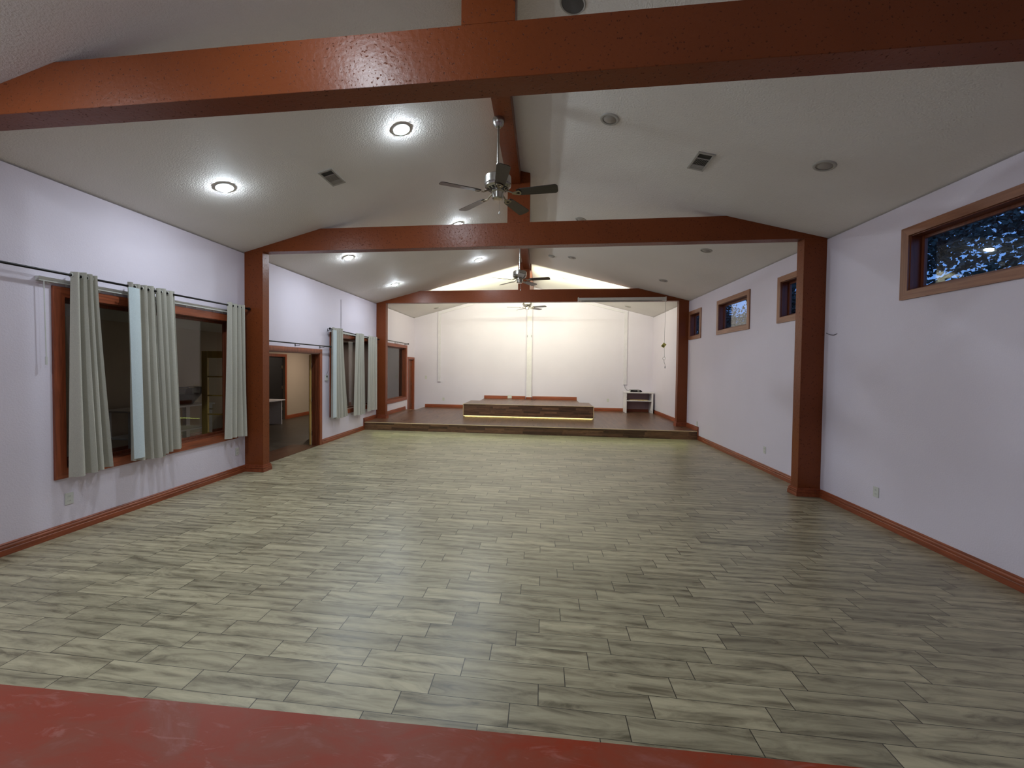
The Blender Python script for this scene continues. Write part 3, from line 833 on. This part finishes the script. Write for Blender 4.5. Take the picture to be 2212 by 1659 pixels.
def headrail(label, y0, y1, z, wand):
    t = thing('blind_headrail', label, 'blind rail', (XL+0.03, (y0+y1)/2, z), 'white blind headrails')
    bm = NB(); prism(bm, [(XL+0.002, z), (XL+0.05, z), (XL+0.05, z+0.012), (XL+0.046, z+0.016), (XL+0.05, z+0.022), (XL+0.05, z+0.042), (XL+0.002, z+0.042)], y0, y1, 1)
    part('rail', bm, M['white'], t)
    n = int((y1-y0)/0.16)
    bm = NB()
    for k in range(n): box(bm, XL+0.022, XL+0.03, y0+0.08+k*0.16, y0+0.095+k*0.16, z-0.018, z)
    part('slat_clip', bm, M['white'], t)
    bm = NB(); tube(bm, [(XL+0.045, y0+0.04, z), (XL+0.047, y0+0.05, z-0.75)], 0.0045, 8); tube(bm, [(XL+0.047, y0+0.05, z-0.75), (XL+0.047, y0+0.05, z-0.83)], 0.009, 8)
    part('wand', bm, M['white'], t)
headrail('white blind headrail without slats above the nearest left window', 3.46, 5.98, 2.606, 1)
headrail('white blind headrail without slats above the second left window', 9.04, 11.38, 2.575, 1)

# ------------------------------------------------------------------ outlets, switches
def outlet(label, loc, normal, kind='outlet', wide=1):
    """normal: 'x+', 'x-' or 'y-'"""
    t = thing('wall_switch' if kind == 'switch' else 'wall_outlet', label, 'switch' if kind == 'switch' else 'outlet', loc, 'white wall plates')
    hw, hh = 0.040*wide, 0.062
    rz = {'y-': 0, 'x+': PI/2, 'x-': -PI/2}[normal]
    t.rotation_euler = (0, 0, rz)
    bm = NB(); box(bm, -hw, hw, -0.007, 0.0, -hh, hh); part('cover_plate', bm, M['white'], t, local=True, bevel=0.002)
    offs_ = (-0.034, 0.034) if wide > 1.3 else (0,)
    for ox in offs_:
        if kind == 'switch':
            bm = NB(); box(bm, ox-0.006, ox+0.006, -0.016, -0.007, -0.010, 0.012); part('toggle', bm, M['white'], t, local=True)
        else:
            for oz in (-0.024, 0.024):
                bm = NB(); lathe(bm, [(0.0, -0.002), (0.016, -0.002), (0.016, 0.0), (0, 0.0)], 14)
                bm.transform(Matrix.Translation((ox, -0.0085, oz)) @ Matrix.Rotation(PI/2, 4, 'X')); s_ = part('socket', bm, M['white'], t, local=True)
                bm = NB()
                for sx_ in (-0.006, 0.005): box(bm, ox+sx_, ox+sx_+0.0018, -0.0116, -0.0108, oz-0.004, oz+0.006)
                part('slot', bm, M['slot'], s_, local=True)
    return t
outlet('white outlet under the nearest window, left of the first curtain hem', (XL, 3.723, 0.365), 'x+')
outlet('white outlet low on the left wall beside the near post', (XL, 6.12, 0.372), 'x+')
outlet('white outlet low on the right wall in front of the near right post', (XR, 5.321, 0.368), 'x-')
outlet('white outlet low on the right wall between the two right posts', (XR, 7.771, 0.374), 'x-')
outlet('faint white outlet on the right wall just above the stage edge', (XR, 10.98, 0.40), 'x-')
outlet('white outlet on the back wall left of the raised platform', (-3.774, YB, 0.536), 'y-')
outlet('double white outlet set into the baseboard behind the raised platform', (-1.218, YB-0.022, 0.675), 'y-', wide=1.9)
outlet('white outlet on the back wall between the platform and the shelf unit', (2.396, YB, 0.61), 'y-')
outlet('white light switch on the back wall beside the stage door', (-4.476, YB, 1.365), 'y-', 'switch')
t = thing('thermostat', 'small white thermostat between the doorway and the second window', 'thermostat', (XL, 8.883, 1.508))
bm = NB(); box(bm, XL, XL+0.026, 8.83, 8.935, 1.44, 1.575); part('case', bm, M['white'], t, bevel=0.004)
bm = NB(); box(bm, XL+0.026, XL+0.0275, 8.86, 8.905, 1.515, 1.555); part('display', bm, M['slot'], t)
bm = NB(); tube(bm, [(XL+0.006, 8.90, 1.575), (XL+0.012, 8.95, 1.66), (XL+0.008, 9.0, 1.80), (XL+0.006, 9.02, 2.2)], 0.003, 6); part('wire', bm, M['dark_cord'], t)
bm = NB(); tube(bm, [(XL+0.004, 9.571, 3.415), (XL+0.006, 9.575, 3.0), (XL+0.005, 9.572, 2.66)], 0.004, 6)
single('cable', bm, M['dark_cord'], 'thin dark cable running down the left wall to the second window rod', 'cable')
bm = NB(); tube(bm, [(XR-0.001, 6.05, 2.302), (XR-0.012, 6.10, 2.285), (XR-0.02, 6.15, 2.292), (XR-0.03, 6.22, 2.322)], 0.004, 6)
single('wall_hook', bm, M['dark_cord'], 'small dark bent wire sticking out of the right wall beside the near post', 'hook')

# ------------------------------------------------------------------ back wall: boxed post, raceways
t = thing('boxed_post', 'white boxed post up the middle of the back wall', 'post', (-0.497, YB-0.05, PZ))
bm = NB(); box(bm, -0.592, -0.402, YB-0.09, YB-0.002, PZ+0.001, zc(-0.592)-0.01); part('casing', bm, M['white_paint'], t, bevel=0.004)
bm = NB(); box(bm, -0.605, -0.389, YB-0.108, YB-0.09, PZ+0.001, PZ+0.085); box(bm, -0.608, -0.592, YB-0.108, YB-0.003, PZ+0.001, PZ+0.085); box(bm, -0.402, -0.386, YB-0.108, YB-0.003, PZ+0.001, PZ+0.085)
part('base_trim', bm, M['trim_x'], t)
for hx in (-0.578, -0.416):
    bm = NB(); tube(bm, [(hx, YB-0.09, 2.99), (hx, YB-0.115, 2.975), (hx, YB-0.115, 2.93), (hx, YB-0.10, 2.915)], 0.006, 8); part('hook', bm, M['black'], t)
def raceway(label, x0, x1, zb, s):
    t = thing('cable_raceway', label, 'raceway', ((x0+x1)/2, YB, zb), 'painted cable raceways')
    xc = (x0+x1)/2; zt = zc(xc)-0.045
    bm = NB(); box(bm, x0, x1, YB-0.035, YB-0.002, zb, zt); part('upright', bm, M['race'], t, bevel=0.003)
    bm = NB(); box(bm, x0-0.004, x1+0.004, YB-0.04, YB-0.002, zb-0.012, zb); part('end_cap', bm, M['race'], t)
    xe = -0.60 if s > 0 else -0.395
    xs_ = x1 if s > 0 else x0
    bm = NB(); prism(bm, [(xs_, zc(xs_)-0.13), (xe, zc(xe)-0.13), (xe, zc(xe)-0.05), (xs_, zc(xs_)-0.05)], YB-0.03, YB-0.002, 1); part('sloped_run', bm, M['race'], t)
raceway('white raceway down the back wall left of the platform', -4.007, -3.89, 1.215, 1)
raceway('white raceway down the back wall ending above the shelf unit', 2.93, 3.05, 1.215, -1)

# ------------------------------------------------------------------ shelf unit and what is on it
sx0, sx1, sy0, szt = 2.935, 3.87, 14.89, 0.955
t = thing('shelf_unit', 'white open shelf unit in the right corner of the stage', 'shelf', ((sx0+sx1)/2, 15.12, HS))
bm = NB(); box(bm, sx0-0.02, sx1+0.02, sy0-0.015, YB-0.03, szt-0.035, szt); part('top', bm, M['white_paint'], t, bevel=0.003)
for a, b in ((sx0, sx0+0.035), (sx1-0.055, sx1)):
    bm = NB()
    if a == sx0: box(bm, a, b, sy0, YB-0.03, HS+0.001, szt-0.035)
    else: prism(bm, [(a+0.03, HS+0.001), (b, HS+0.001), (b, szt-0.035), (a, szt-0.035), (a, 0.72), (a-0.012, 0.66), (a+0.004, 0.60), (a-0.008, 0.40), (a-0.03, 0.335), (a+0.012, 0.32)], sy0, sy0+0.03, 1); box(bm, a+0.02, b, sy0+0.03, YB-0.03, HS+0.001, szt-0.035)
    part('side_panel', bm, M['white_paint'], t)
bm = NB(); box(bm, sx0+0.035, sx1-0.035, sy0+0.01, YB-0.04, 0.635, 0.66); part('shelf_board', bm, M['white_paint'], t)
bm = NB(); box(bm, sx0+0.035, sx1-0.035, YB-0.045, YB-0.032, HS+0.10, szt-0.035); part('back_panel', bm, M['shelf_back'], t)
t = thing('cable_box', 'flat black electronic box on top of the white shelf unit', 'device', (3.30, 15.1, szt))
bm = NB(); prism(bm, [(3.12, szt+0.012), (3.50, szt+0.012), (3.515, szt+0.03), (3.46, szt+0.078), (3.12, szt+0.078)], 14.98, 15.22, 1); part('case', bm, M['black'], t, bevel=0.004)
bm = NB(); box(bm, 3.35, 3.42, 14.977, 14.98, szt+0.030, szt+0.055); part('logo_plate', bm, M['white'], t)
bm = NB(); box(bm, 3.22, 3.34, 14.977, 14.98, szt+0.040, szt+0.046); part('display', bm, M['off_lens'], t)
bm = NB()
for fx_ in (3.14, 3.46):
    for fy_ in (15.0, 15.2): box(bm, fx_, fx_+0.02, fy_-0.01, fy_+0.01, szt, szt+0.012)
part('foot', bm, M['slot'], t)
bm = NB(); box(bm, 3.085, 3.12, 15.02, 15.10, szt+0.015, szt+0.06); part('plug', bm, M['white'], t)
bm = NB(); tube(bm, [(2.975, YB-0.018, 1.205), (2.975, YB-0.05, 1.14), (2.985, 15.27, 1.07), (3.02, 15.15, 1.01), (3.086, 15.06, szt+0.035)], 0.009, 8)
single('cord', bm, M['cord'], 'grey cord curving from the raceway to the black box', 'cord', smooth=0.9)
for y_, x0_, x1_, z_, l in ((15.05, 3.10, 3.72, 0.672, 'long pale yellow stick lying at the back of the shelf'), (14.96, 3.36, 3.56, 0.672, 'short pale yellow stick lying at the front of the shelf')):
    bm = NB(); tube(bm, [(x0_, y_, z_), ((x0_+x1_)/2, y_+0.01, z_), (x1_, y_-0.02, z_)], 0.012, 8)
    single('wooden_stick', bm, M['stick'], l, 'stick', 'sticks on the white shelf')

# ------------------------------------------------------------------ projector screen and its cord
t = thing('projector_screen', 'rolled-up projector screen case fixed to the farthest beam', 'projector screen', (2.1, Y3-0.05, 3.66))
bm = NB(); prism(bm, [(Y3-0.115, 3.675), (Y3-0.02, 3.655), (Y3-0.005, 3.665), (Y3-0.005, 3.74), (Y3-0.02, 3.75), (Y3-0.10, 3.75), (Y3-0.118, 3.735)], 0.975, 3.30, 0); part('case', bm, M['screen'], t)
for a, b in ((0.955, 0.978), (3.298, 3.322)):
    bm = NB(); box(bm, a, b, Y3-0.124, Y3-0.001, 3.645, 3.762); part('end_cap', bm, M['screen'], t, bevel=0.004)
bm = NB(); box(bm, 1.05, 3.22, Y3-0.08, Y3-0.05, 3.640, 3.656); part('bottom_bar', bm, M['off_lens'], t)
t = thing('pull_cord', 'thin pull cord hanging beside the right stage post with a yellow card on it', 'cord', (3.305, Y3-0.06, 1.80))
cx_ = 3.305; cy_ = Y3-0.06
bm = NB(); tube(bm, [(cx_+0.01, cy_, 3.66), (cx_, cy_, 3.0), (cx_-0.005, cy_, 2.49), (cx_+0.005, cy_, 2.12)], 0.0035, 6)
tube(bm, [(cx_-0.01, cy_, 2.04), (cx_, cy_, 1.97), (cx_+0.02, cy_, 1.93), (cx_+0.025, cy_, 1.86)], 0.004, 6); part('cord', bm, M['cord'], t)
bm = NB(); box(bm, -0.045, 0.045, -0.003, 0.003, -0.06, 0.06); bm.transform(Matrix.Translation((cx_-0.02, cy_, 2.44)) @ Matrix.Rotation(math.radians(38), 4, 'Y'))
cd = part('tag_card', bm, M['tape'], t)
bm = NB(); box(bm, -0.018, 0.018, -0.0045, -0.003, -0.045, -0.010); bm.transform(Matrix.Translation((cx_-0.02, cy_, 2.44)) @ Matrix.Rotation(math.radians(38), 4, 'Y')); part('print', bm, M['slot'], cd)
bm = NB(); tube(bm, [(cx_-0.005+0.038*math.cos(a), cy_, 2.08+0.038*math.sin(a)) for a in [2*PI*i/16 for i in range(17)]], 0.005, 6); part('pull_ring', bm, M['white'], t)
bm = NB(); lathe(bm, [(0, 0.05), (0.008, 0.045), (0.013, 0.0), (0.010, -0.02), (0, -0.022)], 10, cx_+0.025, cy_, 1.83); part('pull_knob', bm, M['cord'], t, smooth=0.9)

# ------------------------------------------------------------------ stage lighting
t = thing('light_bar', 'warm light bar hidden along the back of the farthest beam', 'light bar', (XM, Y3+TH+0.03, 3.93))
bm = NB(); box(bm, -3.2, 2.3, Y3+TH+0.001, Y3+TH+0.04, 3.915, 3.955); part('housing', bm, M['white'], t)
bm = NB(); box(bm, -3.19, 2.29, Y3+TH+0.040, Y3+TH+0.044, 3.92, 3.95); part('diffuser', bm, M['bar'], t)
def area(name, loc, rot, sx_, sy_, power, col):
    l = bpy.data.lights.new(name, 'AREA'); l.shape = 'RECTANGLE'; l.size = sx_; l.size_y = sy_
    l.energy = power; l.color = col
    o = bpy.data.objects.new(name, l); C.objects.link(o); o.location = loc; o.rotation_euler = rot
    return o
area('stage_wash_lamp', (-0.45, Y3+TH+0.055, 3.935), (math.radians(96), 0, 0), 5.4, 0.03, STAGE_W, (0.975, 1.0, 0.75))
area('platform_strip_lamp', (-0.46, 12.895, HS+0.012), (math.radians(60), 0, PI), 4.0, 0.01, STRIP_W, (1.0, 0.74, 0.22))
area('stage_edge_lamp', (XM, YS-0.024, HS-0.03), (math.radians(55), 0, PI), 8.4, 0.01, NOSE_W, (0.85, 1.0, 0.25))
area('back_room_lamp', (-6.9, 12.9, 2.58), (0, 0, 0), 0.5, 0.5, BACKROOM_W, (1.0, 0.86, 0.70))

# ------------------------------------------------------------------ back room furniture
t = thing('desk', 'white desk seen through the double doorway against the far wall', 'desk', (-8.05, 10.9, 0))
bm = NB(); box(bm, -8.38, -7.72, 10.2, 11.52, 0.72, 0.75); part('desk_top', bm, M['white_paint'], t, bevel=0.003)
for y_ in (10.24, 11.45):
    bm = NB(); box(bm, -8.36, -7.80, y_, y_+0.03, 0.0, 0.72); part('end_panel', bm, M['white_paint'], t)
t = thing('side_table', 'white table with a lower shelf seen through the nearest window', 'table', (-7.9, 7.9, 0))
bm = NB(); box(bm, -8.3, -7.55, 6.7, 8.65, 0.87, 0.90); part('table_top', bm, M['white_paint'], t, bevel=0.003)
bm = NB(); box(bm, -8.25, -7.65, 6.8, 8.55, 0.34, 0.37); part('lower_shelf', bm, M['white_paint'], t)
for x_ in (-8.25, -7.68):
    for y_ in (6.75, 8.50):
        bm = NB(); box(bm, x_, x_+0.10, y_, y_+0.10, 0, 0.87); part('leg', bm, M['white_paint'], t)
bm = NB(); lathe(bm, [(0, 0), (0.12, 0), (0.14, 0.02), (0.27, 0.20), (0.28, 0.22), (0.265, 0.22), (0.13, 0.03), (0, 0.025)], 28, -7.85, 8.18, 0.90)
single('bowl', bm, M['bowl'], 'large dark bowl on the white table behind the nearest window', 'bowl', smooth=0.7)
t = thing('serving_pan', 'dark rectangular pan resting across the large bowl', 'pan', (-7.85, 8.18, 1.121))
bm = NB(); prism(bm, [(-8.10, 1.27), (-8.09, 1.27), (-8.05, 1.135), (-7.65, 1.135), (-7.61, 1.27), (-7.60, 1.27), (-7.64, 1.121), (-8.06, 1.121)], 7.93, 8.50, 1); part('pan', bm, M['bowl'], t)
bm = NB(); box(bm, -8.12, -7.58, 7.92, 7.94, 1.255, 1.275); box(bm, -8.12, -7.58, 8.49, 8.51, 1.255, 1.275); part('rim', bm, M['nickel'], t)

# ------------------------------------------------------------------ outside
bm = NB(); box(bm, XR+WT, 45, -20, 60, -0.15, -0.02); struct('ground', bm, M['ground'])
def tree(label, x, y, hgt, rad, n, seed):
    rnd = random.Random(seed)
    t = thing('tree', label, 'tree', (x, y, -0.02), 'dusk trees outside the right windows')
    bm = NB(); tube(bm, [(x, y, -0.02), (x+0.1, y+0.1, hgt*0.3), (x, y+0.2, hgt*0.6), (x+0.1, y, hgt*0.95)], 0.22, 8, 0.05)
    for k in range(9):
        a = rnd.uniform(0, 2*PI); z0_ = hgt*rnd.uniform(0.3, 0.75); L = rad*rnd.uniform(0.6, 0.95)
        tube(bm, [(x, y+0.1, z0_), (x+L*0.5*math.cos(a), y+L*0.5*math.sin(a), z0_+0.3*L), (x+L*math.cos(a), y+L*math.sin(a), z0_+0.45*L)], 0.06, 6, 0.015)
    part('trunk', bm, M['bark'], t)
    bm = NB()
    clumps = []
    for _ in range(46):
        u_ = rnd.uniform(-1, 1); a = rnd.uniform(0, 2*PI); r = rnd.uniform(0.3, 1)**0.6
        clumps.append(Vector((x+rad*r*math.sqrt(1-u_*u_)*math.cos(a), y+rad*r*math.sqrt(1-u_*u_)*math.sin(a), hgt*0.62+hgt*0.42*r*u_)))
    for _ in range(n):
        c = rnd.choice(clumps)+Vector((rnd.gauss(0, 0.48), rnd.gauss(0, 0.48), rnd.gauss(0, 0.27)))
        d = Vector((rnd.gauss(0, 1), rnd.gauss(0, 1), rnd.gauss(0, 0.6))).normalized()
        e = d.cross(Vector((rnd.gauss(0, 1), rnd.gauss(0, 1), rnd.gauss(0, 1)))).normalized()
        L, W_ = rnd.uniform(0.08, 0.15), rnd.uniform(0.035, 0.06)
        nrm = d.cross(e)*0.02
        v = [bm.verts.new(p) for p in (c-d*L*0.5, c+e*W_+nrm, c+d*L*0.6, c-e*W_+nrm)]
        bm.faces.new((v[0], v[1], v[2])); bm.faces.new((v[0], v[2], v[3]))
    f = part('foliage', bm, M['leaf'], t); f['kind'] = 'stuff'
tree('dark leafy tree outside the nearest high right window', 10.0, 12.3, 7.6, 3.2, 26000, 3)
tree('dark leafy tree outside the middle high right window', 11.5, 24.5, 8.5, 3.6, 22000, 5)
tree('dark leafy tree outside the high right window by the stage', 11.0, 33.0, 8.5, 3.6, 18000, 9)
